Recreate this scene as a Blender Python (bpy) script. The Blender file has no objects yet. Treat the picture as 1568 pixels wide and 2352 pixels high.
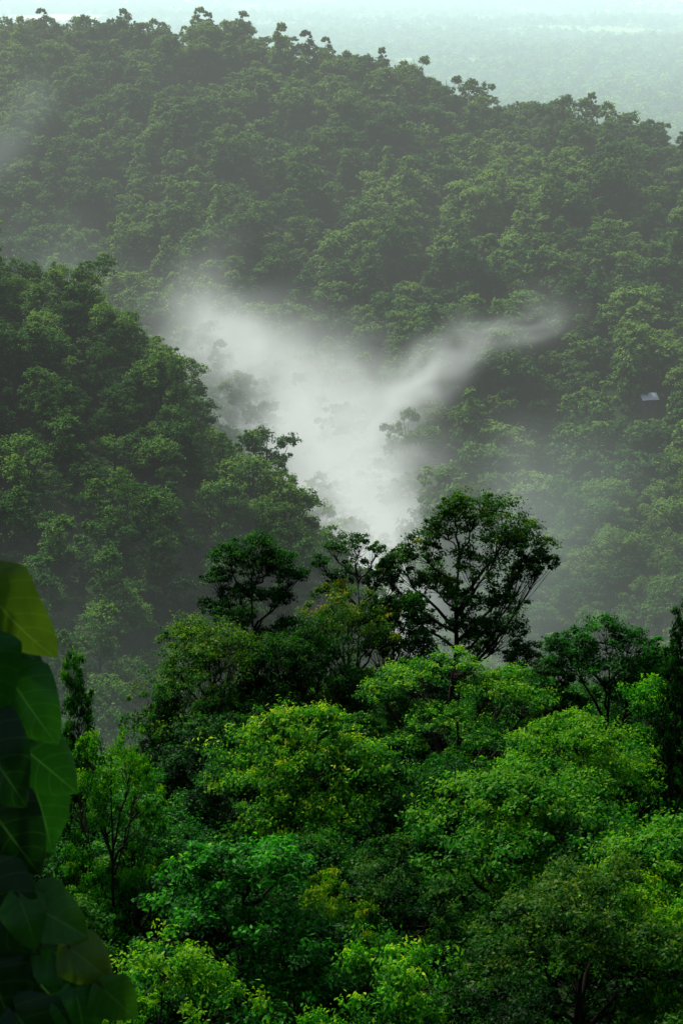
import bpy, math
import numpy as np
from mathutils import Vector, Matrix

scene = bpy.context.scene
Z0 = 260.0           # eye height above the far plain
rng = np.random.default_rng(7)

# ------------------------------------------------------------------ noise
_tab = np.random.default_rng(3).random((256, 256))
def vnoise(x, y, seed=0):
    x = np.asarray(x, float) + seed * 17.3; y = np.asarray(y, float) + seed * 9.7
    xi = np.floor(x).astype(int); yi = np.floor(y).astype(int)
    fx = x - xi; fy = y - yi
    fx = fx * fx * (3 - 2 * fx); fy = fy * fy * (3 - 2 * fy)
    a = _tab[xi % 256, yi % 256]; b = _tab[(xi + 1) % 256, yi % 256]
    c = _tab[xi % 256, (yi + 1) % 256]; d = _tab[(xi + 1) % 256, (yi + 1) % 256]
    return (a * (1 - fx) + b * fx) * (1 - fy) + (c * (1 - fx) + d * fx) * fy
def fbm(x, y, seed=0, o=4):
    s = 0; a = .5; t = 0
    for i in range(o):
        s = s + a * vnoise(x * 2 ** i, y * 2 ** i, seed + i); t += a; a *= .5
    return s / t * 2 - 1

# ------------------------------------------------------------------ terrain
def smax(a, b, k):
    return .5 * (a + b + np.sqrt((a - b) ** 2 + k * k))
def ground(x, y):
    x = np.asarray(x, float); y = np.asarray(y, float)
    floor = np.interp(y, [0, 1200, 1900], [-190, -195, -Z0])
    floor = floor + fbm(x / 500, y / 500, 5) * np.interp(y, [1500, 2600], [0, 20])
    # far ridge
    yc = 950 - .5 * np.clip(x, -500, 400)
    zc = np.interp(x, [-600, -170, -50, 0, 35, 60, 105, 132, 150, 210, 420],
                   [-40, -56, -57, -66, -73, -80, -84, -87, -97, -125, -200])
    s = np.interp(x, [-20, 40, 110], [.27, .215, .125])
    d = y - yc
    dd = np.sqrt(d * d + 900) - 30
    far = zc - np.where(d < 0, s, .38) * dd
    am = np.interp(np.abs(d), [0, 120, 300], [.3, 1, 1])
    far = far + am * (fbm(x / 120, y / 170, 1) * 21 + fbm(x / 40, y / 40, 2, 2) * 5)
    # left spur
    ys = 372 - .8 * np.clip(x, -220, 60)
    zs = np.interp(x, [-300, -72, -34, -26, -13, -4, 1, 14, 40],
                   [-30, -74, -89, -104, -109, -121, -127, -150, -215])
    d = y - ys
    dd = np.sqrt(d * d + 200) - 14
    spur = zs - np.where(d < 0, .3, .55) * dd + fbm(x / 50, y / 50, 8, 3) * 6
    # near hill the viewpoint stands on
    fz = np.interp(y, [-60, 0, 4, 8, 30, 70, 100, 190, 400], [4, -1.7, -3.2, -8, -42, -65, -70, -81, -106])
    ye = np.interp(x, [-90, -60, -30, -15, 0, 40, 80], [120, 128, 156, 184, 204, 206, 200])
    fore = fz - .65 * np.maximum(0, y - ye) + np.interp(y, [10, 60], [0, 1]) * fbm(x / 30, y / 30, 11, 3) * 3
    z = smax(floor, far, 16)
    z = smax(z, spur, 8)
    z = smax(z, fore, 4)
    return z + Z0

# ------------------------------------------------------------------ materials
def new_mat(name):
    m = bpy.data.materials.new(name); m.use_nodes = True
    nt = m.node_tree; nt.nodes.clear()
    return m, nt, nt.nodes, nt.links
def N(nodes, t, **kw):
    n = nodes.new(t)
    for k, v in kw.items(): setattr(n, k, v)
    return n

def leaf_material(name, stops, trans=.35, rough=.5, spec=.25, region=True, rnd=.5):
    m, nt, nd, lk = new_mat(name)
    out = N(nd, 'ShaderNodeOutputMaterial')
    at = N(nd, 'ShaderNodeAttribute', attribute_name='tint')
    oi = N(nd, 'ShaderNodeObjectInfo')
    # tint + per-tree random shift
    mr = N(nd, 'ShaderNodeMath', operation='MULTIPLY_ADD'); lk.new(oi.outputs['Random'], mr.inputs[0])
    mr.inputs[1].default_value = rnd; mr.inputs[2].default_value = -rnd / 2
    ad = N(nd, 'ShaderNodeMath', operation='ADD'); lk.new(at.outputs['Fac'], ad.inputs[0]); lk.new(mr.outputs[0], ad.inputs[1])
    last = ad
    if region:
        no = N(nd, 'ShaderNodeTexNoise'); no.inputs['Scale'].default_value = .012; no.inputs['Detail'].default_value = 3
        lk.new(oi.outputs['Location'], no.inputs['Vector'])
        m2 = N(nd, 'ShaderNodeMath', operation='MULTIPLY_ADD'); lk.new(no.outputs[0], m2.inputs[0])
        m2.inputs[1].default_value = 1.2; m2.inputs[2].default_value = -.57
        a2 = N(nd, 'ShaderNodeMath', operation='ADD'); lk.new(ad.outputs[0], a2.inputs[0]); lk.new(m2.outputs[0], a2.inputs[1])
        last = a2
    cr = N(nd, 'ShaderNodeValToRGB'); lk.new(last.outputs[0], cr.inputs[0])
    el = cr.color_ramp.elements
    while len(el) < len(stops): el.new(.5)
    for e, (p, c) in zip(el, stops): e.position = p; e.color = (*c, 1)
    mx = N(nd, 'ShaderNodeMix', data_type='RGBA', blend_type='MULTIPLY'); mx.inputs[0].default_value = 1
    lk.new(cr.outputs[0], mx.inputs[6]); lk.new(oi.outputs['Color'], mx.inputs[7])
    p = N(nd, 'ShaderNodeBsdfPrincipled'); p.inputs['Roughness'].default_value = rough
    p.inputs['Specular IOR Level'].default_value = spec
    lk.new(mx.outputs[2], p.inputs['Base Color'])
    tr = N(nd, 'ShaderNodeBsdfTranslucent')
    br = N(nd, 'ShaderNodeMix', data_type='RGBA', blend_type='MULTIPLY'); br.inputs[0].default_value = 1
    lk.new(mx.outputs[2], br.inputs[6]); br.inputs[7].default_value = (1.45, 1.5, .4, 1)
    lk.new(br.outputs[2], tr.inputs[0])
    ms = N(nd, 'ShaderNodeMixShader'); ms.inputs[0].default_value = trans
    lk.new(p.outputs[0], ms.inputs[1]); lk.new(tr.outputs[0], ms.inputs[2])
    lk.new(ms.outputs[0], out.inputs[0])
    return m

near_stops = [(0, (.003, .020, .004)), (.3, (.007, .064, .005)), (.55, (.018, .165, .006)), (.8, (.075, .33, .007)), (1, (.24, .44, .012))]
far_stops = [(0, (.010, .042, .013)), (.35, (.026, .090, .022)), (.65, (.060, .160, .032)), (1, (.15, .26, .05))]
M_near = leaf_material('foliage_near', near_stops, .42, .5, .08, region=False)
M_far = leaf_material('foliage_far', far_stops, .3, .8, .04, rnd=.62)

def bark_material():
    m, nt, nd, lk = new_mat('bark')
    out = N(nd, 'ShaderNodeOutputMaterial'); p = N(nd, 'ShaderNodeBsdfPrincipled')
    no = N(nd, 'ShaderNodeTexNoise'); no.inputs['Scale'].default_value = 3; no.inputs['Detail'].default_value = 5
    tc = N(nd, 'ShaderNodeTexCoord'); lk.new(tc.outputs['Object'], no.inputs['Vector'])
    cr = N(nd, 'ShaderNodeValToRGB'); lk.new(no.outputs[0], cr.inputs[0])
    cr.color_ramp.elements[0].color = (.008, .007, .005, 1); cr.color_ramp.elements[1].color = (.04, .034, .026, 1)
    lk.new(cr.outputs[0], p.inputs['Base Color']); p.inputs['Roughness'].default_value = .9
    p.inputs['Specular IOR Level'].default_value = .1
    lk.new(p.outputs[0], out.inputs[0]); return m
M_bark = bark_material()

# ------------------------------------------------------------------ tree builder
def unit(v): return v / np.maximum(1e-9, np.linalg.norm(v, axis=-1, keepdims=True))

class Geo:
    def __init__(s): s.v = []; s.f = []; s.m = []; s.t = []; s.n = 0
    def add(s, v, f, mi, tint):
        s.v.append(v); s.f.append(f + s.n); s.n += len(v)
        s.m.append(np.full(len(f), mi, np.int32)); s.t.append(np.broadcast_to(tint, (len(f),)).astype(np.float32))
    def tube(s, pts, rad, sides=5):
        pts = np.asarray(pts, float); k = len(pts)
        tan = unit(np.gradient(pts, axis=0))
        ref = np.array([.3, .9, .1]) if abs(tan[0][2]) > .6 else np.array([0, 0, 1.])
        a = unit(np.cross(tan, ref)); b = np.cross(tan, a)
        ang = np.arange(sides) * 2 * np.pi / sides
        ring = (a[:, None] * np.cos(ang)[None, :, None] + b[:, None] * np.sin(ang)[None, :, None]) * np.asarray(rad)[:, None, None] + pts[:, None]
        i = np.arange(k - 1)[:, None] * sides; j = np.arange(sides)[None]
        j2 = (j + 1) % sides
        f = np.stack([i + j, i + j2, i + sides + j2, i + sides + j], -1).reshape(-1, 4)
        s.add(ring.reshape(-1, 3), f, 1, 0)
    def leaves(s, p, nrm, size, tint, r, wid=.5):
        n = len(p)
        rv = r.normal(size=(n, 3)); a = unit(rv - (rv * nrm).sum(-1, keepdims=True) * nrm)
        a[:, 2] -= .25; a = unit(a)
        b = np.cross(nrm, a)
        L = (size * r.uniform(.5, 1.3, n))[:, None]
        q = np.stack([p - a * L * .5, p + b * L * wid * .5 - a * L * .08, p + a * L * .5 - nrm * L * .12, p - b * L * wid * .5 - a * L * .08], 1)
        s.add(q.reshape(-1, 3), np.arange(n * 4).reshape(-1, 4), 0, tint)
    def mesh(s, name, mats):
        v = np.concatenate(s.v).astype(np.float32); f = np.concatenate(s.f).astype(np.int32)
        me = bpy.data.meshes.new(name)
        me.vertices.add(len(v)); me.vertices.foreach_set('co', v.ravel())
        me.loops.add(f.size); me.loops.foreach_set('vertex_index', f.ravel())
        me.polygons.add(len(f)); me.polygons.foreach_set('loop_start', np.arange(len(f), dtype=np.int32) * 4)
        me.polygons.foreach_set('material_index', np.concatenate(s.m))
        at = me.attributes.new('tint', 'FLOAT', 'FACE'); at.data.foreach_set('value', np.concatenate(s.t))
        for m in mats: me.materials.append(m)
        me.update(calc_edges=True)
        return me

def crown_lobes(r, H, R, base, n, shape):
    L = []
    for i in range(n):
        t = (i + .5) / n
        rad = R * .82 * math.sqrt(t); a = i * 2.4 + r.uniform(-.5, .5)
        depth = H - base
        if shape == 'dome': z = H - depth * (.10 + .66 * t ** 1.5)
        elif shape == 'umbrella': z = H - depth * (.1 + .35 * t)
        elif shape == 'tall': z = H - depth * (.08 + .85 * t); rad *= (.55 + .5 * t)
        else: z = H - depth * r.uniform(.08, .85)
        lr = R * r.uniform(.22, .46)
        L.append((rad * math.cos(a), rad * math.sin(a), z - lr * .35 + r.uniform(-.13, .10) * depth, lr))
    return L

def make_tree(name, seed, H, R, base, lobes=10, ppl=26, lpp=90, leaf=.22, shape='dome', mat=None,
              flat=.62, tipbias=.3, trunk_r=.32, split=None, spread=1.0, twigs=True, pr=.3, thick=1.0, scat=.24):
    r = np.random.default_rng(seed); g = Geo()
    if not isinstance(lobes, list): lobes = crown_lobes(r, H, R, base, lobes, shape)
    split = split if split is not None else base * .75
    top = H * .86
    k = 9; zz = np.linspace(-3, top, k)
    w = np.cumsum(r.normal(0, .16, (k, 2)), axis=0) * (H / 25); w -= w[0]
    tr = np.column_stack([w, zz]); rad = trunk_r * np.interp(zz / top, [-.1, 0, .5, 1], [1.5, 1.15, .6, .12])
    g.tube(tr, rad, 7)
    def trunk_at(z): return np.array([np.interp(z, zz, tr[:, 0]), np.interp(z, zz, tr[:, 1]), z])
    for (lx, ly, lz, lr) in lobes:
        c = np.array([lx, ly, lz]); hd = math.hypot(lx, ly)
        za = min(max(split + r.uniform(0, 2), lz - hd * r.uniform(.9, 1.5) - lr * .5), top * .97)
        p0 = trunk_at(za); e = c - np.array([0, 0, lr * .3])
        mid = p0 * .5 + e * .5 + np.array([(e - p0)[0] * .12, (e - p0)[1] * .12, -.08 * hd]) + r.normal(0, .15, 3)
        ts = np.linspace(0, 1, 7)[:, None]
        cv = (1 - ts) ** 2 * p0 + 2 * ts * (1 - ts) * mid + ts ** 2 * e
        cv[1:-1] += r.normal(0, .12, (5, 3))
        r0 = min(trunk_r * .45, .05 + .022 * np.linalg.norm(e - p0)) * thick
        g.tube(cv, np.linspace(r0, .035, 7), 5)
        n = max(4, int(ppl * r.uniform(.75, 1.25)))
        d = unit(r.normal(size=(n * 3, 3))); d = d[d[:, 2] > -.45][:n]; n = len(d)
        rr = r.uniform(.5, 1.22, n)[:, None]
        pc = c + d * rr * lr * np.array([1, 1, flat]) * spread
        pt = r.normal(0, .13, n)
        outd = unit(pc - np.array([0, 0, lz - R * .6]))
        prd = lr * pr * r.uniform(.45, 1.5, n)
        if twigs:
            for i in range(0, n):
                b0 = cv[5] if r.random() < .5 else cv[4]
                mm = (b0 + pc[i]) / 2 - np.array([0, 0, .15])
                g.tube([b0, mm, pc[i]], [.035, .022, .008], 3)
        m = int(lpp)
        u = unit(r.normal(size=(n, m, 3))); u[..., 2] = np.where(u[..., 2] < -.2, -u[..., 2] * .6, u[..., 2])
        rd = r.random((n, m, 1)) ** .5
        pos = pc[:, None] + u * rd * prd[:, None, None] * np.array([1.15, 1.15, .6])
        pos += r.normal(0, scat, pos.shape) * prd[:, None, None]
        nr = unit(u * .55 + outd[:, None] * .35 + np.array([0, 0, .5]) + r.normal(0, .42, u.shape))
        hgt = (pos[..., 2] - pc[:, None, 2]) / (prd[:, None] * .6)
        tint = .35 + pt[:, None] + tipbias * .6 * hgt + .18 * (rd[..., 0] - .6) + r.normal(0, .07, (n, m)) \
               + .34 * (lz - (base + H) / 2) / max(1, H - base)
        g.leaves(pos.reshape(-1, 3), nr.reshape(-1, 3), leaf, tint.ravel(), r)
    return g.mesh(name, [mat or M_near, M_bark])

def link(ob, coll=None):
    (coll or scene.collection).objects.link(ob); return ob

# near tree variants
near = [
    make_tree('near_a', 11, 20, 6.6, 8, 16, 24, 80, .31, 'dome'),
    make_tree('near_b', 12, 20, 6.0, 6, 18, 20, 80, .28, 'random', flat=.7),
    make_tree('near_c', 13, 20, 7.0, 9, 18, 24, 72, .31, 'umbrella', tipbias=.5, flat=.42),
    make_tree('near_d', 14, 20, 5.2, 5, 17, 20, 80, .33, 'tall', flat=.75),
    make_tree('near_e', 15, 20, 6.8, 7, 20, 20, 85, .26, 'dome', flat=.5, tipbias=.4, pr=.26),
    make_tree('near_f', 16, 20, 6.2, 6, 15, 26, 75, .37, 'random', flat=.5, tipbias=.5),
    make_tree('near_g', 17, 20, 6.6, 9, 22, 15, 70, .35, 'umbrella', flat=.3, tipbias=.45, pr=.36),
]
def place(name, me, x, y, H, R=None, col=(1, 1, 1), baseH=20., baseR=6.3, rot=None):
    ob = bpy.data.objects.new(name, me)
    s = H / baseH; sx = s if R is None else R / baseR
    ob.location = (x, y, float(ground(x, y)) - .3)
    ob.scale = (sx, sx, s)
    ob.rotation_euler = (0, 0, rng.uniform(0, 6.28) if rot is None else rot)
    ob.color = (*col, 1)
    return link(ob)

# --- tall open-crowned tree
A = [(2.5, .5, 27.6, 2.2), (5.3, -.6, 26.8, 2.4), (7.2, .4, 24.2, 2.0), (.2, .8, 25.8, 2.0), (-2.3, -.5, 24.2, 1.7), (-4.2, .5, 22.8, 1.5),
     (6.7, .8, 21.4, 1.7), (2.5, -1.4, 22.8, 2.1), (4.6, 1.4, 24.2, 2.2), (-1.3, .6, 21.0, 1.8), (2.1, -.8, 17.2, 1.9), (5, .5, 16.2, 2.0),
     (6.9, -.4, 13.8, 1.8), (3.2, 1.0, 14.3, 1.6), (-3.4, -.3, 18.8, 1.5), (8.8, .2, 12.2, 1.3), (.8, -1.8, 20, 1.6), (4.8, -1.2, 19.4, 1.8),
     (-5.4, .3, 21.6, 1.1), (-2.2, .6, 16.6, 1.4), (8.2, .3, 22.6, 1.3), (0.6, .4, 28.0, 1.2)]
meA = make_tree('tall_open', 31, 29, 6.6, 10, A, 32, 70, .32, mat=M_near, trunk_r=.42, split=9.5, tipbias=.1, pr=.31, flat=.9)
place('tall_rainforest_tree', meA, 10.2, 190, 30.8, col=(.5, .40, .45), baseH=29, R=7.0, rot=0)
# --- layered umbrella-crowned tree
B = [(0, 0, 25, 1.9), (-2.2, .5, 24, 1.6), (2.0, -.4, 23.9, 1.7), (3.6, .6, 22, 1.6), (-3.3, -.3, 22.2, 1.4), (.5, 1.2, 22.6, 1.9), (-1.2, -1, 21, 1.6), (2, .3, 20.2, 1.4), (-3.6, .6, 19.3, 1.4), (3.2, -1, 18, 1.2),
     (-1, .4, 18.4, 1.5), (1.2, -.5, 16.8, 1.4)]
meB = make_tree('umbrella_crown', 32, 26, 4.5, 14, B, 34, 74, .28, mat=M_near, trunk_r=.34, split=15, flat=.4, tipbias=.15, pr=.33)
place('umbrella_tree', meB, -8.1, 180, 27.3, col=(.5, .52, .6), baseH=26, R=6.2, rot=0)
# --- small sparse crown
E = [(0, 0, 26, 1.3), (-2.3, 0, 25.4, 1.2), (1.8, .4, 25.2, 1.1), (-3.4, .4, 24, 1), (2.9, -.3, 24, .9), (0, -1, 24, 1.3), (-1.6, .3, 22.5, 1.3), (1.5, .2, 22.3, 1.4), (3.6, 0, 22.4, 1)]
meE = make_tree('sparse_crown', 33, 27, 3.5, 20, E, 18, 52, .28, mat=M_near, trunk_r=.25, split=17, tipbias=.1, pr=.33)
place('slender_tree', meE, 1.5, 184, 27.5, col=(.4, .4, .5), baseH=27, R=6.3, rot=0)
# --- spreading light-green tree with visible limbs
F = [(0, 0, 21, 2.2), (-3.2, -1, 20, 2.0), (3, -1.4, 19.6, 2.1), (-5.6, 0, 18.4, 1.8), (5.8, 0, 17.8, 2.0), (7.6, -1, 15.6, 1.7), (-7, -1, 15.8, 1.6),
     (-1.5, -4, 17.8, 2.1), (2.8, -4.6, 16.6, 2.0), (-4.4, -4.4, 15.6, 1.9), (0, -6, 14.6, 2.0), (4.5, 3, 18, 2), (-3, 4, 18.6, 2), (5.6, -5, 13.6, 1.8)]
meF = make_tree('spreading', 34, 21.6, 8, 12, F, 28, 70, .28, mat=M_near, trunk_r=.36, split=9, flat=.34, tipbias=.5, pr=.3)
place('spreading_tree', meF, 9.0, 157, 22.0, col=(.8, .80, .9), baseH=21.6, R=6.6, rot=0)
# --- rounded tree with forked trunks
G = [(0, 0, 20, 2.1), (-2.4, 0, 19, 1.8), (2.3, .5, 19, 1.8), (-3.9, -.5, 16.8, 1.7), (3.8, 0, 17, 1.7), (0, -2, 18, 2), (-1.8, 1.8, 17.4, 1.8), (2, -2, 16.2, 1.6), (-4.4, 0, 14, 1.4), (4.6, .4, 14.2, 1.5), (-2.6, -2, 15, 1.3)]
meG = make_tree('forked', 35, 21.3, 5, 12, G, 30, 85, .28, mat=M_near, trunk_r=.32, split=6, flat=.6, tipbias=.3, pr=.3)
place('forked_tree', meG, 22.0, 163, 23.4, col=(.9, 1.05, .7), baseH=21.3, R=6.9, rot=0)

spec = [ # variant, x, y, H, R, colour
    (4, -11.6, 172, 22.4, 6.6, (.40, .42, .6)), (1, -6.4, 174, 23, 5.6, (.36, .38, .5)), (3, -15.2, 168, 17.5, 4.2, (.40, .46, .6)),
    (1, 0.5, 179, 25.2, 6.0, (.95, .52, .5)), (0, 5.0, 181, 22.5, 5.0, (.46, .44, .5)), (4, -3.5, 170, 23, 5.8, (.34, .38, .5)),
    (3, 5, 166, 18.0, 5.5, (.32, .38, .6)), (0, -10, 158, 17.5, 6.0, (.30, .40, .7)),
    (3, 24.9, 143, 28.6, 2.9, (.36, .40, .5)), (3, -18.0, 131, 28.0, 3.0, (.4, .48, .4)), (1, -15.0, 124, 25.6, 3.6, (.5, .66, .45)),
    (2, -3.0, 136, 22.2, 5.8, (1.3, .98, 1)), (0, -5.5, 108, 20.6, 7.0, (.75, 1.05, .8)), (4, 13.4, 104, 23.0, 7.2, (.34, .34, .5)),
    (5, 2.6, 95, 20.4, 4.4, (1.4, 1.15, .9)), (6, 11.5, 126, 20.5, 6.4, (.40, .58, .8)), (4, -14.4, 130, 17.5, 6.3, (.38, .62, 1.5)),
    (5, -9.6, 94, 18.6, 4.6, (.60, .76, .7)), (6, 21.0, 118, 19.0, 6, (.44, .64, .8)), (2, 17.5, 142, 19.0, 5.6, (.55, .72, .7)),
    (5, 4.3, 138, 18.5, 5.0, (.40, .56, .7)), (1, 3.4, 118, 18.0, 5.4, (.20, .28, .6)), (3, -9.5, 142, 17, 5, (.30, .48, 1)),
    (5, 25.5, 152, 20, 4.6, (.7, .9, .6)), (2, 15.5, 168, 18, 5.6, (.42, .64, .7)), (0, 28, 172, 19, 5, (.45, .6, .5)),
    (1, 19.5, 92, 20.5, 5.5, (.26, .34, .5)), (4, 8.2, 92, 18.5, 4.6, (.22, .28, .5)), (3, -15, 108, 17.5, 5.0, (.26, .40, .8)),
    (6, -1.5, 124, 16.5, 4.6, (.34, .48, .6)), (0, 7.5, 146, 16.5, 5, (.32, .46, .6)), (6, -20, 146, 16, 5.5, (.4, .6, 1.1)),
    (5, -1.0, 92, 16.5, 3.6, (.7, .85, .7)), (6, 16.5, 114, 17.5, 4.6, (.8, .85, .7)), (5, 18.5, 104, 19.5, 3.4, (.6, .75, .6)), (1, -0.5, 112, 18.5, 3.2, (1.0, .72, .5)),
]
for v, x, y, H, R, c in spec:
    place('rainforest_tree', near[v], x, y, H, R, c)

# ------------------------------------------------------------------ instanced forests
def scatter_object(name, pts, scl, rot, idx, variants, col=(1, 1, 1)):
    coll = bpy.data.collections.new(name + '_kinds')
    for i, me in enumerate(variants):
        o = bpy.data.objects.new('%s_kind_%02d' % (name, i), me); coll.objects.link(o); o.color = (*col, 1)
    me = bpy.data.meshes.new(name); n = len(pts)
    me.vertices.add(n); me.vertices.foreach_set('co', np.asarray(pts, np.float32).ravel())
    a = me.attributes.new('scl', 'FLOAT_VECTOR', 'POINT'); a.data.foreach_set('vector', np.asarray(scl, np.float32).ravel())
    a = me.attributes.new('rot', 'FLOAT_VECTOR', 'POINT'); a.data.foreach_set('vector', np.asarray(rot, np.float32).ravel())
    a = me.attributes.new('kind', 'INT', 'POINT'); a.data.foreach_set('value', np.asarray(idx, np.int32))
    ob = link(bpy.data.objects.new(name, me)); ob.color = (*col, 1)
    ng = bpy.data.node_groups.new(name + '_scatter', 'GeometryNodeTree')
    ng.interface.new_socket('Geometry', in_out='INPUT', socket_type='NodeSocketGeometry')
    ng.interface.new_socket('Geometry', in_out='OUTPUT', socket_type='NodeSocketGeometry')
    nd, lk = ng.nodes, ng.links
    gi = nd.new('NodeGroupInput'); go = nd.new('NodeGroupOutput')
    ci = nd.new('GeometryNodeCollectionInfo'); ci.inputs[0].default_value = coll
    ci.inputs['Separate Children'].default_value = True; ci.inputs['Reset Children'].default_value = True
    ip = nd.new('GeometryNodeInstanceOnPoints'); ip.inputs['Pick Instance'].default_value = True
    def attr(nm, t):
        q = nd.new('GeometryNodeInputNamedAttribute'); q.data_type = t; q.inputs[0].default_value = nm; return q.outputs[0]
    lk.new(gi.outputs[0], ip.inputs['Points']); lk.new(ci.outputs[0], ip.inputs['Instance'])
    lk.new(attr('kind', 'INT'), ip.inputs['Instance Index'])
    lk.new(attr('rot', 'FLOAT_VECTOR'), ip.inputs['Rotation']); lk.new(attr('scl', 'FLOAT_VECTOR'), ip.inputs['Scale'])
    lk.new(ip.outputs[0], go.inputs[0])
    md = ob.modifiers.new('scatter', 'NODES'); md.node_group = ng
    return ob

def jgrid(x0, x1, y0, y1, sp, r):
    X, Y = np.meshgrid(np.arange(x0, x1, sp), np.arange(y0, y1, sp))
    X = X.ravel() + r.uniform(-.5, .5, X.size) * sp; Y = Y.ravel() + r.uniform(-.5, .5, Y.size) * sp
    return X, Y
def scatter(name, X, Y, s0, s1, variants, r, pw=1.0, col=(1, 1, 1)):
    n = len(X); s = s0 + (s1 - s0) * r.random(n) ** pw
    sz = s * r.uniform(.85, 1.2, n)
    P = np.column_stack([X, Y, ground(X, Y) - .5 - 1.5 * s]); S = np.column_stack([s, s, sz])
    R = np.column_stack([r.uniform(-.06, .06, n), r.uniform(-.06, .06, n), r.uniform(0, 6.28, n)])
    K = r.integers(0, len(variants), n)
    return scatter_object(name, P, S, R, K, variants, col)

# understory on the near hill
r1 = np.random.default_rng(21)
X, Y = jgrid(-70, 75, 62, 232, 6.0, r1)
k = (np.abs(X) < .2 * Y + 22) & (Y < np.interp(X, [-90, -60, -30, -15, 0, 40, 80], [140, 150, 180, 204, 222, 226, 218]))
X, Y = X[k], Y[k]
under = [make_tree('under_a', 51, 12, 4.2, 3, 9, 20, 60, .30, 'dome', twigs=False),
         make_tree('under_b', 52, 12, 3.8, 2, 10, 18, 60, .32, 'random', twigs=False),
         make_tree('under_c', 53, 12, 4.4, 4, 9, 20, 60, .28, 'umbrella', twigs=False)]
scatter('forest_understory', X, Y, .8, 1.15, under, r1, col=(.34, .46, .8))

# middle-distance forest
mid = [make_tree('mid_%d' % i, 60 + i, H, R, b, n, p, 30, .48, sh, mat=M_far, twigs=False, flat=fl, tipbias=.45, pr=.34)
       for i, (H, R, b, n, p, sh, fl) in enumerate([(14, 4.8, 2, 13, 22, 'dome', .75), (16, 4.2, 2, 13, 20, 'tall', .85), (13, 5.2, 3, 13, 22, 'dome', .7),
                                                    (15, 4.6, 2, 15, 18, 'random', .8), (12, 4.4, 1, 12, 20, 'dome', .8), (17, 5.4, 3, 15, 22, 'random', .7)])]
r2 = np.random.default_rng(22)
X, Y = jgrid(-160, 150, 205, 520, 6.0, r2)
k = (np.abs(X) < .21 * Y + 30) & (Y > np.interp(X, [-90, -60, -30, -15, 0, 40, 80], [140, 150, 180, 204, 222, 226, 218]))
scatter('hillside_forest', X[k], Y[k], .5, 1.35, mid, r2, 1.5, col=(.95, .98, 1.0))

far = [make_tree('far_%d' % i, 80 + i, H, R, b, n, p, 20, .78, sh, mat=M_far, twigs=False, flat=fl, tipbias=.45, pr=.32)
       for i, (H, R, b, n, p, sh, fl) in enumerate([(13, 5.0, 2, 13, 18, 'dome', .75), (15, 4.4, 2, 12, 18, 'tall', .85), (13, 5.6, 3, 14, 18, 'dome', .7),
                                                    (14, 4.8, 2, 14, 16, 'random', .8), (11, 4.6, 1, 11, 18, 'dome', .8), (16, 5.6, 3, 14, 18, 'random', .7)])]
r3 = np.random.default_rng(23)
HX, HY = 89., 585.
X, Y = jgrid(-330, 330, 520, 1190, 7.0, r3)
k = (np.abs(X) < .21 * Y + 40) & (Y < 950 - .5 * X + 130)
k &= ~((np.abs(X - HX + (HY - Y) * .15) < 4) & (Y > HY - 15) & (Y < HY + 5))
scatter('ridge_forest', X[k], Y[k], .4, 1.9, far, r3, 2.0, col=(.95, .96, 1.05))
emerg = [make_tree('emergent_a', 95, 19, 6.0, 4, 18, 20, 26, .62, 'dome', mat=M_far, twigs=False, flat=.85, trunk_r=.35, pr=.34),
         make_tree('emergent_b', 96, 20, 5.4, 3, 18, 18, 26, .62, 'random', mat=M_far, twigs=False, flat=.85, trunk_r=.35, pr=.34)]
ex = np.array([-152, -143, -119, -84, -80, -50, -45, -5, 12, 34, 41, 62, 88, 93, 118, 127, -165, 75.])
eh = np.array([.95, 1.05, .9, 1.1, .85, 1.15, .9, 1.0, .95, .8, .95, .9, .95, .85, 1.0, .95, .9, .75])
ey = 950 - .5 * ex + r3.uniform(-8, 6, len(ex))
eP = np.column_stack([ex, ey, ground(ex, ey) - 2.5]); eS = np.column_stack([eh * 1.15, eh * 1.15, eh]); eR = np.zeros((len(ex), 3)); eR[:, 2] = r3.uniform(0, 6, len(ex))
scatter_object('ridge_emergent_trees', eP, eS, eR, r3.integers(0, 2, len(ex)), emerg, col=(.6, .6, .7))

# forest of the far plain
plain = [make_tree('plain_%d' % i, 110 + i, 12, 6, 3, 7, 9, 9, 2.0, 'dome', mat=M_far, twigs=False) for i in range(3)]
r4 = np.random.default_rng(24)
X, Y = jgrid(-1500, 1500, 2300, 6000, 18, r4)
X2, Y2 = jgrid(-2000, 2000, 6000, 10500, 30, r4)
X = np.concatenate([X, X2]); Y = np.concatenate([Y, Y2])
k = (np.abs(X) < .19 * Y + 60) & (fbm(X / 260, Y / 420, 40, 3) < np.interp(Y, [3000, 5000, 6500, 10000], [.7, .4, .25, .1]))
k &= ~((Y > 6900) & (Y < 7600) & (X < -820))
X, Y = X[k], Y[k]
scatter('plain_forest', X, Y, .8, 2.8, plain, r4, 2.4, col=(1.7, 1.7, 1.6))

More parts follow.
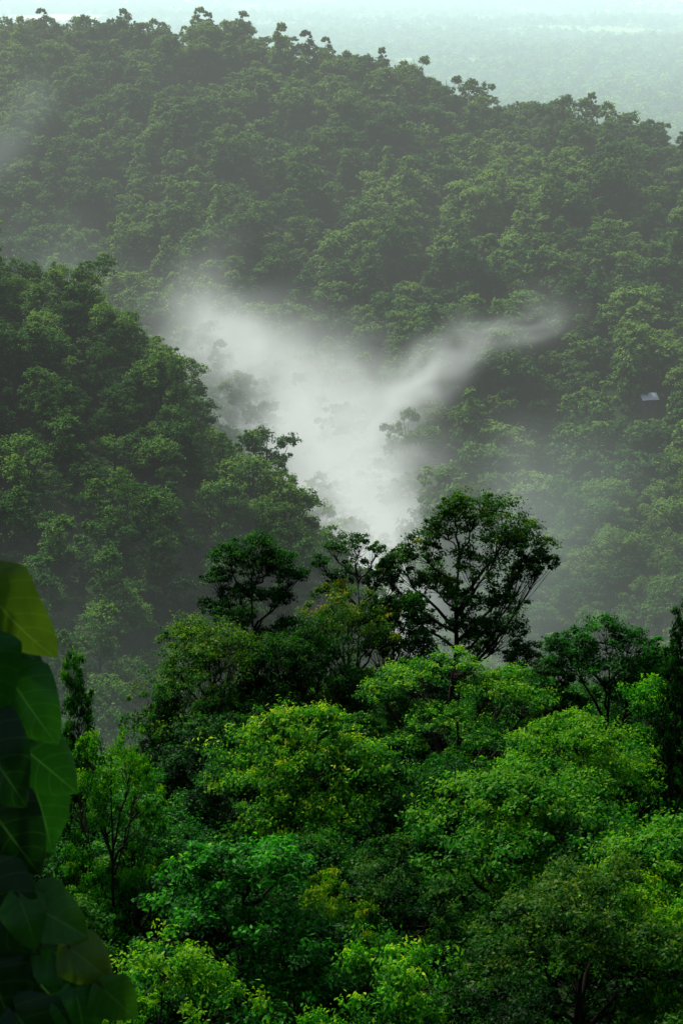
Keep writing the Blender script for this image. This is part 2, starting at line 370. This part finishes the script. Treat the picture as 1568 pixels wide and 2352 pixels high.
# ------------------------------------------------------------------ ground sheet
ys = np.concatenate([np.arange(-60, 260, 4), np.arange(260, 1300, 8), np.geomspace(1300, 45000, 150)])
ts = np.linspace(-1, 1, 141)
T, YY = np.meshgrid(ts, ys); XX = T * (320 + .55 * np.maximum(YY, 0))
ZZ = ground(XX, YY)
v = np.column_stack([XX.ravel(), YY.ravel(), ZZ.ravel()]); nx = len(ts)
i = np.arange(len(ys) - 1)[:, None] * nx + np.arange(nx - 1)[None]
f = np.stack([i, i + 1, i + nx + 1, i + nx], -1).reshape(-1, 4)
def floor_mat(name, stops):
    m, nt, nd, lk = new_mat(name)
    out = N(nd, 'ShaderNodeOutputMaterial'); p = N(nd, 'ShaderNodeBsdfPrincipled'); p.inputs['Roughness'].default_value = 1; p.inputs['Specular IOR Level'].default_value = 0
    ge = N(nd, 'ShaderNodeNewGeometry'); no = N(nd, 'ShaderNodeTexNoise'); no.inputs['Scale'].default_value = .003; no.inputs['Detail'].default_value = 9
    lk.new(ge.outputs['Position'], no.inputs['Vector'])
    cr = N(nd, 'ShaderNodeValToRGB'); lk.new(no.outputs[0], cr.inputs[0])
    e = cr.color_ramp.elements; e[0].position = stops[0][0]; e[0].color = (*stops[0][1], 1); e[1].position = stops[1][0]; e[1].color = (*stops[1][1], 1)
    q = e.new(stops[2][0]); q.color = (*stops[2][1], 1)
    lk.new(cr.outputs[0], p.inputs['Base Color']); lk.new(p.outputs[0], out.inputs[0]); return m
me = bpy.data.meshes.new('ground'); me.from_pydata(v.tolist(), [], f.tolist())
me.materials.append(floor_mat('forest_floor', [(.35, (.012, .022, .010)), (.52, (.02, .035, .014)), (.62, (.025, .045, .016))]))
me.materials.append(floor_mat('plain_floor', [(.38, (.02, .055, .016)), (.5, (.07, .15, .04)), (.6, (.20, .30, .10))]))
fy = YY[:-1, :-1].ravel()
me.polygons.foreach_set('material_index', (fy > 2300).astype(np.int32))
me.polygons.foreach_set('use_smooth', np.ones(len(f), bool))
link(bpy.data.objects.new('ground', me))

# rice field and a far-off town on the plain
def flat_mat(name, c):
    m, nt, nd, lk = new_mat(name); out = N(nd, 'ShaderNodeOutputMaterial'); p = N(nd, 'ShaderNodeBsdfPrincipled')
    ge = N(nd, 'ShaderNodeNewGeometry'); no = N(nd, 'ShaderNodeTexNoise'); no.inputs['Scale'].default_value = .02; lk.new(ge.outputs['Position'], no.inputs['Vector'])
    mx = N(nd, 'ShaderNodeMix', data_type='RGBA'); lk.new(no.outputs[0], mx.inputs[0]); mx.inputs[6].default_value = (*[q * .8 for q in c], 1); mx.inputs[7].default_value = (*c, 1)
    lk.new(mx.outputs[2], p.inputs['Base Color']); p.inputs['Roughness'].default_value = .9; lk.new(p.outputs[0], out.inputs[0]); return m
Mf = flat_mat('rice', (.46, .50, .16)); Mw = flat_mat('whitewash', (.75, .75, .72)); Mr = flat_mat('roofing', (.66, .67, .68))
def sheet(x0, x1, y0, y1, name):
    a = np.linspace(0, 1, 24); gxx, gyy = np.meshgrid(x0 + (x1 - x0) * a, y0 + (y1 - y0) * a)
    wob = fbm(gxx / 120, gyy / 120, 60, 2)
    gyy = gyy + wob * 90; zz = ground(gxx, gyy) + 7
    v = np.column_stack([gxx.ravel(), gyy.ravel(), zz.ravel()]); i = np.arange(23)[:, None] * 24 + np.arange(23)[None]
    f = np.stack([i, i + 1, i + 25, i + 24], -1).reshape(-1, 4)
    me = bpy.data.meshes.new(name); me.from_pydata(v.tolist(), [], f.tolist()); me.materials.append(Mf); link(bpy.data.objects.new(name, me))
sheet(-1900, -820, 6950, 7650, 'rice_field')
g = Geo(); r6 = np.random.default_rng(9)
for k_ in range(130):
    bx_ = r6.choice([-1500, -700, 1200, 1500]) + r6.normal(0, 190); by_ = r6.choice([7900, 8700, 9300]) + r6.normal(0, 200)
    w_, d_, h_ = r6.uniform(8, 22), r6.uniform(8, 16), r6.uniform(5, 12); z_ = float(ground(bx_, by_)) + 6
    c = np.array([[-w_, -d_, -8], [w_, -d_, -8], [w_, d_, -8], [-w_, d_, -8], [-w_, -d_, h_], [w_, -d_, h_], [w_, d_, h_], [-w_, d_, h_], [-w_, 0, h_ + 5], [w_, 0, h_ + 5]]) / np.array([2, 2, 1]) + np.array([bx_, by_, z_])
    g.add(c, np.array([[0, 1, 5, 4], [1, 2, 6, 5], [2, 3, 7, 6], [3, 0, 4, 7]]), 0, 0)
    g.add(c[4:] + np.array([0, 0, .01]), np.array([[0, 1, 5, 4], [2, 3, 4, 5]]), 1, 0)
link(bpy.data.objects.new('distant_town', g.mesh('distant_town', [Mw, Mr])))

# small metal-roofed house on the right-hand slope
hz = float(ground(HX, HY))
house = link(bpy.data.objects.new('hillside_house', None)); house.location = (HX, HY, hz); house.rotation_euler = (0, 0, .25)
def part(name, v, f, m):
    me = bpy.data.meshes.new(name); me.from_pydata(v, [], f); me.materials.append(m); o = link(bpy.data.objects.new(name, me)); o.parent = house; return o
W_, D_, H_ = 2.1, 2.0, 6.6
part('walls', [(-W_, -D_, -3), (W_, -D_, -3), (W_, D_, -3), (-W_, D_, -3), (-W_, -D_, H_), (W_, -D_, H_), (W_, D_, H_), (-W_, D_, H_), (-W_, 0, H_ + 1.2), (W_, 0, H_ + 1.2)],
     [(0, 1, 5, 4), (1, 2, 6, 9, 5), (2, 3, 7, 6), (3, 0, 4, 8, 7)], flat_mat('timber_wall', (.08, .07, .05)))
part('roof', [(-W_ - .5, -D_ - .6, H_ - .25), (W_ + .5, -D_ - .6, H_ - .25), (W_ + .5, 0, H_ + 1.4), (-W_ - .5, 0, H_ + 1.4), (W_ + .5, D_ + .6, H_ - .25), (-W_ - .5, D_ + .6, H_ - .25)],
     [(0, 1, 2, 3), (3, 2, 4, 5)], Mr)
Mg = flat_mat('window_dark', (.02, .025, .03))
for wx_ in (-1.4, 0.5):
    part('window', [(wx_, -D_ - .03, H_ - 2.2), (wx_ + .9, -D_ - .03, H_ - 2.2), (wx_ + .9, -D_ - .03, H_ - 1), (wx_, -D_ - .03, H_ - 1)], [(0, 1, 2, 3)], Mg)

# ------------------------------------------------------------------ haze volumes (own glow stands in for scattered sunlight)
def glow_air_material(name, sigma, L, attr=False):
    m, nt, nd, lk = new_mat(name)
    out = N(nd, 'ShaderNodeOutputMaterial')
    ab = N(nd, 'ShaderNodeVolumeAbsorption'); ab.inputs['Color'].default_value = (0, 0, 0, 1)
    em = N(nd, 'ShaderNodeEmission'); em.inputs['Color'].default_value = (*L, 1)  # emission replaces the daylight real haze would scatter
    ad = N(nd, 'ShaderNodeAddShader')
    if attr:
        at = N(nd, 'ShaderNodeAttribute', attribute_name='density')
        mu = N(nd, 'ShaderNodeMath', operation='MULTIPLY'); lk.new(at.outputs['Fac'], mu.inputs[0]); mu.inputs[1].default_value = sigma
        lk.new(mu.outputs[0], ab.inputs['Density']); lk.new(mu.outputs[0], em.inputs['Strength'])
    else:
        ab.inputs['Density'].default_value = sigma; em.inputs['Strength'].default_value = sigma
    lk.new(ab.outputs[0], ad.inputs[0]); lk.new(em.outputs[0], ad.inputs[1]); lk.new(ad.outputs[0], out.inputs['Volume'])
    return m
def air_box(name, x0, x1, y0, y1, z0, z1, mat):
    v = [(x, y, z) for z in (z0, z1) for y in (y0, y1) for x in (x0, x1)]
    f = [(0, 2, 3, 1), (4, 5, 7, 6), (0, 1, 5, 4), (2, 6, 7, 3), (0, 4, 6, 2), (1, 3, 7, 5)]
    me = bpy.data.meshes.new(name); me.from_pydata(v, [], f); me.materials.append(mat)
    return link(bpy.data.objects.new(name, me))
air_box('haze', -3000, 3000, 222, 1340, -60, Z0 + 20, glow_air_material('haze_air', 2.4e-4, (.76, .85, .80)))
air_box('plain_haze', -24000, 24000, 1350, 43000, -50, Z0 + 10, glow_air_material('plain_haze_air', 1.6e-4, (1.12, 1.52, 1.52)))

# mist, density computed on grids; emits its brightness instead of scattering light
def n3(g3, wl, seed):
    r = np.random.default_rng(seed)
    a = r.random([int((g[-1] - g[0]) / w) + 3 for g, w in zip(g3, wl)])
    for ax, (g, w) in enumerate(zip(g3, wl)):
        t = (g - g[0]) / w; i = np.floor(t).astype(int); fr = t - i; fr = fr * fr * (3 - 2 * fr)
        sh = [1, 1, 1]; sh[ax] = -1; fr = fr.reshape(sh)
        a = np.take(a, i, ax) * (1 - fr) + np.take(a, i + 1, ax) * fr
    return a
def fade(g, w): return np.clip((g - g[0]) / w, 0, 1) * np.clip((g[-1] - g) / w, 0, 1)
def mist_object(name, g3, dens, color, step):
    nx_, ny_, nz_ = [len(g) for g in g3]; bx, by, bz = [(float(g[0]), float(g[-1])) for g in g3]
    D = dens.transpose(2, 1, 0).ravel().astype(np.float32)
    me = bpy.data.meshes.new(name); me.vertices.add(len(D))
    a = me.attributes.new('d', 'FLOAT', 'POINT'); a.data.foreach_set('value', D)
    mist = link(bpy.data.objects.new(name, me))
    Mm = glow_air_material(name + '_air', 1.0, color, attr=True)
    try: Mm.cycles.volume_step_rate = step
    except Exception as e_: print('STEP', e_)
    ng = bpy.data.node_groups.new(name + '_grid', 'GeometryNodeTree')
    ng.interface.new_socket('Geometry', in_out='INPUT', socket_type='NodeSocketGeometry')
    ng.interface.new_socket('Geometry', in_out='OUTPUT', socket_type='NodeSocketGeometry')
    nd, lk = ng.nodes, ng.links
    gi = nd.new('NodeGroupInput'); go = nd.new('NodeGroupOutput')
    vc = nd.new('GeometryNodeVolumeCube')
    vc.inputs['Min'].default_value = (bx[0], by[0], bz[0]); vc.inputs['Max'].default_value = (bx[1], by[1], bz[1])
    vc.inputs['Resolution X'].default_value = nx_; vc.inputs['Resolution Y'].default_value = ny_; vc.inputs['Resolution Z'].default_value = nz_
    po = nd.new('GeometryNodeInputPosition'); sx = nd.new('ShaderNodeSeparateXYZ'); lk.new(po.outputs[0], sx.inputs[0])
    def M(op, a, b):
        q = nd.new('ShaderNodeMath'); q.operation = op
        for k_, v_ in enumerate((a, b)):
            if v_ is None: continue
            if isinstance(v_, (int, float)): q.inputs[k_].default_value = v_
            else: lk.new(v_, q.inputs[k_])
        return q.outputs[0]
    def cell(s, b, n):
        t = M('MULTIPLY', M('SUBTRACT', s, b[0]), (n - 1) / (b[1] - b[0]))
        t = M('ROUND', t, None); return M('MINIMUM', M('MAXIMUM', t, 0.), float(n - 1))
    ix = cell(sx.outputs[0], bx, nx_); iy = cell(sx.outputs[1], by, ny_); iz = cell(sx.outputs[2], bz, nz_)
    idx = M('ADD', ix, M('MULTIPLY', float(nx_), M('ADD', iy, M('MULTIPLY', float(ny_), iz))))
    si = nd.new('GeometryNodeSampleIndex'); si.data_type = 'FLOAT'; si.domain = 'POINT'
    na = nd.new('GeometryNodeInputNamedAttribute'); na.data_type = 'FLOAT'; na.inputs[0].default_value = 'd'
    lk.new(gi.outputs[0], si.inputs['Geometry']); lk.new(na.outputs[0], si.inputs['Value']); lk.new(idx, si.inputs['Index'])
    lk.new(si.outputs[0], vc.inputs['Density'])
    sm = nd.new('GeometryNodeSetMaterial'); sm.inputs['Material'].default_value = Mm
    lk.new(vc.outputs[0], sm.inputs[0]); lk.new(sm.outputs[0], go.inputs[0])
    me.materials.append(Mm)
    mist.modifiers.new('grid', 'NODES').node_group = ng
    return mist
def plume(GX, GY, GZ, pts, sharp=1.3):
    d = np.zeros_like(GX)
    for (a, b) in zip(pts[:-1], pts[1:]):
        pa = np.array(a[:3]); pb = np.array(b[:3]); ab = pb - pa
        t = np.clip(((GX - pa[0]) * ab[0] + (GY - pa[1]) * ab[1] + (GZ - pa[2]) * ab[2]) / (ab @ ab), 0, 1)
        rr = a[3] + (b[3] - a[3]) * t; s = a[4] + (b[4] - a[4]) * t
        q = ((GX - pa[0] - ab[0] * t) ** 2 + (GY - pa[1] - ab[1] * t) ** 2 * .5 + (GZ - pa[2] - ab[2] * t) ** 2) / rr ** 2
        d = np.maximum(d, s * np.exp(-sharp * q))
    return d
# rising plume of cloud (fine grid)
g3 = (np.arange(-98, 100, 1.1), np.arange(438, 740, 2.2), np.arange(-178, -74, 1.1))
wx = (n3(g3, (34, 40, 26), 6) - .5) * 12 + (n3(g3, (13, 18, 10), 8) - .5) * 8 + (n3(g3, (6, 9, 5), 18) - .5) * 4
wz = (n3(g3, (34, 40, 26), 7) - .5) * 7 + (n3(g3, (13, 18, 10), 9) - .5) * 6 + (n3(g3, (6, 9, 5), 19) - .5) * 4
GX = g3[0][:, None, None] + wx; GY = np.broadcast_to(g3[1][None, :, None], wx.shape); GZ = g3[2][None, None, :] + wz
def streak(ang, seed):
    c, s = math.cos(ang), math.sin(ang)
    al = GX * c + GZ * s; ac = -GX * s + GZ * c
    return vnoise(al / 22 + GY / 60, ac / 5.5 + GY / 22, seed) * .42 + vnoise(al / 10 + GY / 40, ac / 2.8 + GY / 13, seed + 1) * .33 + vnoise(al / 5 + GY / 20, ac / 1.7 + GY / 8, seed + 2) * .25
SLf = streak(math.radians(135), 31); SR = streak(math.radians(27), 41)
fine = n3(g3, (22, 30, 14), 3) * .40 + n3(g3, (11, 18, 7), 4) * .30 + n3(g3, (5.5, 10, 3.8), 5) * .18 + n3(g3, (2.8, 6, 2.2), 15) * .12
core = plume(GX, GY, GZ, [(9, 455, -166, 13, .8), (8, 500, -155, 12, .9), (6, 530, -146, 14, 1), (3, 555, -138, 17, 1.1), (-4, 580, -131, 16, 1.1), (-17, 600, -126, 13, .8)])
main = plume(GX, GY, GZ, [(-4, 580, -131, 16, 1),
              (-20, 600, -126, 14, .95), (-33, 615, -121, 12.5, .8), (-44, 630, -116, 11, .55), (-50, 645, -111, 10, .32), (-47, 660, -105, 9, .18), (-38, 670, -101, 9, .07)])
arm = plume(GX, GY, GZ, [(0, 560, -133, 13, 1), (12, 568, -128.5, 11, 1.15), (20, 574, -124, 9, 1.1), (29, 584, -119.5, 7.5, .95), (38, 594, -116, 6.5, .7), (50, 606, -112, 6.5, .38), (64, 622, -108, 7, .14)], 1.5)
wis = plume(GX, GY, GZ, [(34, 470, -150, 12, .10), (40, 500, -134, 10, .18), (46, 520, -122, 9, .07)]) + plume(GX, GY, GZ, [(-40, 655, -118, 14, .10), (-14, 640, -122, 16, .12), (12, 640, -126, 14, .06)])
bl = .5
dens = .016 * np.maximum(np.maximum(main, arm), core)
dens = dens + .068 * np.maximum(np.maximum(main * np.clip((fine * (1 - bl) + SLf * bl - .33) * 4.6, 0, 1.9), arm * np.clip((fine * .4 + SR * .6 - .29) * 4.4, 0, 1.9)), core * np.clip((fine * .6 + SLf * .4 - .24) * 3.4, .05, 1.7))
dens = dens + .028 * wis * np.clip((fine - .36) * 4.5, 0, 2)
dens = np.where(dens < 2e-4, 0, dens)
dens *= fade(g3[0], 12)[:, None, None] * fade(g3[1], 14)[None, :, None] * fade(g3[2], 10)[None, None, :]
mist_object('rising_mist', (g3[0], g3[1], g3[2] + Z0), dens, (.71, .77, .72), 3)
# thin low mist filling the valley (coarse grid)
g3 = (np.arange(-205, 160, 4.), np.arange(226, 840, 5.), np.arange(-200, -34, 3.))
big = n3(g3, (60, 70, 30), 1) * .6 + n3(g3, (26, 33, 14), 2) * .4
wx = (n3(g3, (30, 36, 24), 26) - .5) * 14
GX = g3[0][:, None, None] + wx; GY = np.broadcast_to(g3[1][None, :, None], wx.shape); GZ = g3[2][None, None, :] + wx[::-1]
low = np.clip((-86 - g3[2][None, None, :]) / 55, 0, 1) ** 1.1
valley = np.interp(g3[1], [226, 250, 330, 420, 840], [3.4, 4.8, 2.8, .9, .4])[None, :, None] * np.interp(g3[0], [-40, 5, 40], [1.4, .6, .3])[:, None, None]
dens = .0016 * low * valley * np.clip((big - .25) * 2.6, .1, 1.8)
dens += .040 * np.clip((big - .30) * 4, 0.2, 1.5) * (plume(GX, GY, GZ, [(-78, 600, -130, 9, .18), (-90, 625, -118, 10, .3), (-93, 640, -106, 10, .3), (-88, 660, -94, 10, .16)])
        + plume(GX, GY, GZ, [(-134, 735, -82, 8, .2), (-122, 745, -70, 8, .3), (-110, 750, -56, 8, .14)])
        + plume(GX, GY, GZ, [(30, 380, -122, 12, .06), (44, 420, -118, 14, .09), (56, 450, -110, 12, .03)]))
dens = np.where(dens < 4e-5, 0, dens)
dens *= fade(g3[0], 25)[:, None, None] * fade(g3[1], 14)[None, :, None]
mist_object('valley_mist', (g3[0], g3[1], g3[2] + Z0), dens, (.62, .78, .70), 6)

# ------------------------------------------------------------------ big-leaved shrub beside the viewpoint
def shrub_mat():
    m, nt, nd, lk = new_mat('shrub_leaf')
    out = N(nd, 'ShaderNodeOutputMaterial'); p = N(nd, 'ShaderNodeBsdfPrincipled'); p.inputs['Roughness'].default_value = .33
    p.inputs['Specular IOR Level'].default_value = .2
    uv = N(nd, 'ShaderNodeUVMap'); sp = N(nd, 'ShaderNodeSeparateXYZ'); lk.new(uv.outputs[0], sp.inputs[0])
    def mm(op, a, b=None, c=None):
        q = N(nd, 'ShaderNodeMath', operation=op)
        for k_, v_ in enumerate((a, b, c)):
            if v_ is None: continue
            if isinstance(v_, (int, float)): q.inputs[k_].default_value = v_
            else: lk.new(v_, q.inputs[k_])
        return q.outputs[0]
    t = mm('ABSOLUTE', mm('MULTIPLY_ADD', sp.outputs[0], 2., -1.))
    side = mm('ABSOLUTE', mm('SUBTRACT', mm('FRACT', mm('MULTIPLY', mm('SUBTRACT', sp.outputs[1], mm('MULTIPLY', mm('POWER', t, 1.3), .24)), 6.0)), .5))
    v1 = mm('LESS_THAN', side, .03); v2 = mm('LESS_THAN', t, .025); vein = mm('MAXIMUM', mm('MULTIPLY', v1, .5), v2)
    at = N(nd, 'ShaderNodeAttribute', attribute_name='tint')
    cr = N(nd, 'ShaderNodeValToRGB'); lk.new(at.outputs['Fac'], cr.inputs[0])
    e = cr.color_ramp.elements; e[0].color = (.002, .012, .002, 1); e[1].color = (.15, .20, .010, 1)  # dark end of the ramp paints in the shade over the shrub
    q = e.new(.45); q.color = (.014, .11, .004, 1)
    no = N(nd, 'ShaderNodeTexNoise'); no.inputs['Scale'].default_value = 22
    m1 = N(nd, 'ShaderNodeMix', data_type='RGBA', blend_type='MULTIPLY'); m1.inputs[0].default_value = .5
    lk.new(cr.outputs[0], m1.inputs[6]); lk.new(no.outputs[0], m1.inputs[7])
    mx = N(nd, 'ShaderNodeMix', data_type='RGBA', blend_type='ADD'); lk.new(vein, mx.inputs[0]); lk.new(m1.outputs[2], mx.inputs[6]); mx.inputs[7].default_value = (.03, .08, .012, 1)
    lk.new(mx.outputs[2], p.inputs['Base Color'])
    tr = N(nd, 'ShaderNodeBsdfTranslucent'); lk.new(mx.outputs[2], tr.inputs[0])
    ms = N(nd, 'ShaderNodeMixShader'); ms.inputs[0].default_value = .33
    lk.new(p.outputs[0], ms.inputs[1]); lk.new(tr.outputs[0], ms.inputs[2]); lk.new(ms.outputs[0], out.inputs[0])
    return m
M_sh = shrub_mat()
def heart(L, r):
    ns, nt_ = 20, 15
    s = np.linspace(0, 1, ns)[:, None]; t = np.linspace(-1, 1, nt_)[None]
    w = L * .50 * np.minimum(1, (s / .20 + .03) ** .6) * (1 - s ** 1.9) ** .85
    x = w * t
    y = L * (s - .20 * np.abs(t) ** 1.5 * np.exp(-s / .22))
    fold = r.uniform(.05, .3); curl = r.uniform(.15, .5)
    z = fold * np.abs(x) - curl * L * s ** 2 + .018 * L * np.sin(s * 11 + r.uniform(0, 6)) * np.abs(t) - .15 * np.abs(t) ** 3 * L * r.uniform(0, 1)
    v = np.stack([x, y, z], -1).reshape(-1, 3)
    uv = np.stack([(t + 1) / 2 + 0 * s, s + 0 * t], -1).reshape(-1, 2)
    i = np.arange(ns - 1)[:, None] * nt_ + np.arange(nt_ - 1)[None]
    return v, uv, np.stack([i, i + 1, i + nt_ + 1, i + nt_], -1).reshape(-1, 4)
SL = [(-.64, 3.5, -1.10, .18, -55, .3, .66), (-.64, 3.42, -1.19, .16, -75, -.2, .45), (-.60, 3.5, -1.28, .15, -55, .4, .46), (-.66, 3.4, -1.34, .18, -50, .1, .16),
      (-.60, 3.5, -1.40, .16, -40, .3, .34), (-.64, 3.45, -1.51, .17, -55, .5, .12), (-.57, 3.55, -1.52, .14, -75, .3, .44), (-.66, 3.4, -1.63, .18, -50, .1, .14),
      (-.57, 3.42, -1.69, .13, -30, .3, .50), (-.61, 3.5, -1.75, .13, -60, .5, .4), (-.65, 3.4, -1.80, .18, -65, .0, .12), (-.55, 3.46, -1.80, .13, -20, .4, .46),
      (-.50, 3.44, -1.79, .11, -40, .9, .66), (-.49, 3.42, -1.87, .12, -75, .3, .42), (-.60, 3.4, -1.90, .18, -55, .2, .14), (-.52, 3.40, -1.94, .13, -70, .3, .32),
      (-.44, 3.42, -1.86, .10, -50, .3, .50), (-.58, 3.38, -1.66, .10, -65, .7, .48), (-.72, 3.45, -1.15, .2, -100, .3, .3), (-.76, 3.5, -1.35, .22, -120, .2, .2), (-.74, 3.5, -1.7, .22, -110, .2, .1), (-.70, 3.5, -1.02, .18, -80, .1, .3),
      (-.64, 3.5, -2.1, .22, -90, .2, .2), (-.5, 3.5, -2.08, .2, -60, .2, .2), (-.82, 3.5, -1.9, .22, -120, .2, .2), (-.72, 3.3, -2.0, .24, -80, .2, .1)]
r5 = np.random.default_rng(5)
for k_ in range(60):
    zz = r5.uniform(-2.9, -1.15)
    SL.append((-.76 + r5.normal(0, .06) - .08 * (k_ % 3) + (.08 if zz < -1.95 else 0), 3.62 + abs(r5.normal(0, .13)), zz, r5.uniform(.14, .20), r5.uniform(-130, -40), r5.uniform(-.4, .8), r5.uniform(.0, .25)))
vs, fs, us, tn = [], [], [], []; n0 = 0
for (x, y, z, L, ang, tilt, tint) in SL:
    v, uv, f = heart(L, r5)
    a = math.radians(ang)
    d = np.array([math.cos(a), r5.uniform(-.35, .1), math.sin(a)]); d /= np.linalg.norm(d)
    nrm = np.array([r5.uniform(-.7, .7), -1, tilt + .25]); nrm -= nrm @ d * d; nrm /= np.linalg.norm(nrm)
    sd = np.cross(d, nrm)
    W = v[:, :1] * sd + v[:, 1:2] * d + v[:, 2:3] * nrm + np.array([x, y, z + Z0])
    vs.append(W); fs.append(f + n0); us.append(uv); tn.append(np.full(len(f), tint)); n0 += len(W)
V = np.concatenate(vs); Fc = np.concatenate(fs); UV = np.concatenate(us)
me = bpy.data.meshes.new('leaves'); me.from_pydata(V.tolist(), [], Fc.tolist()); me.materials.append(M_sh)
ul = me.uv_layers.new(name='UVMap'); ul.data.foreach_set('uv', UV[Fc.ravel()].astype(np.float32).ravel())
at = me.attributes.new('tint', 'FLOAT', 'FACE'); at.data.foreach_set('value', np.concatenate(tn).astype(np.float32))
me.polygons.foreach_set('use_smooth', np.ones(len(Fc), bool))
shrub = link(bpy.data.objects.new('broadleaf_shrub', None))
lo = link(bpy.data.objects.new('leaves', me)); lo.parent = shrub
g = Geo()
gz_ = float(ground(-.8, 3.7))
for x0 in (-.75, -.66, -.86):
    pts = [(x0 - .1, 3.7, gz_ - .2), (x0 - .06, 3.62, Z0 - 2.6), (x0 + .03, 3.56, Z0 - 2.0), (x0, 3.55, Z0 - 1.5), (x0 + .02, 3.55, Z0 - 1.05)]
    g.tube(pts, [.022, .018, .014, .01, .005], 6)
for (x, y, z, L, ang, tilt, tint) in SL:
    a = np.array([min(x - .05, -.7), 3.57, z + Z0 - .06]); b = np.array([x, y, z + Z0])
    g.tube([a, (a + b) / 2 + np.array([0, 0, .025]), b], [.005, .004, .003], 4)
so = link(bpy.data.objects.new('stems', g.mesh('stems', [M_sh, M_bark]))); so.parent = shrub

# ------------------------------------------------------------------ world, sun, camera
w = bpy.data.worlds.new('World'); scene.world = w; w.use_nodes = True
nd, lk = w.node_tree.nodes, w.node_tree.links; nd.clear()
SE, SA = math.radians(54), math.radians(-40)      # elevation, azimuth from +Y towards +X
sky = nd.new('ShaderNodeTexSky'); sky.sky_type = 'NISHITA'; sky.sun_disc = False; sky.sun_elevation = SE; sky.sun_rotation = SA
sky.air_density = 1.0; sky.dust_density = 4
bg = nd.new('ShaderNodeBackground'); bg.inputs[1].default_value = .14; wo = nd.new('ShaderNodeOutputWorld')
lk.new(sky.outputs[0], bg.inputs[0]); lk.new(bg.outputs[0], wo.inputs[0])
sd = bpy.data.lights.new('sun', 'SUN'); sd.energy = 5.0; sd.angle = math.radians(4); sd.color = (1, .95, .84)
so = link(bpy.data.objects.new('sun', sd))
dv = Vector((math.sin(SA) * math.cos(SE), math.cos(SA) * math.cos(SE), math.sin(SE)))
so.rotation_euler = dv.to_track_quat('Z', 'Y').to_euler(); so.location = (0, 0, 600)

cd = bpy.data.cameras.new('camera'); cam = link(bpy.data.objects.new('camera', cd))
cd.sensor_fit = 'VERTICAL'; cd.sensor_height = 36
cd.lens = 18 / math.tan(math.radians(14))
cd.clip_start = .1; cd.clip_end = 60000
cam.location = (0, 0, Z0); cam.rotation_euler = (math.radians(90 - 15.5), 0, 0)
cd.dof.use_dof = True; cd.dof.focus_distance = 160; cd.dof.aperture_fstop = 16
scene.camera = cam
scene.view_settings.view_transform = 'Standard'; scene.view_settings.look = 'None'; scene.view_settings.exposure = 0
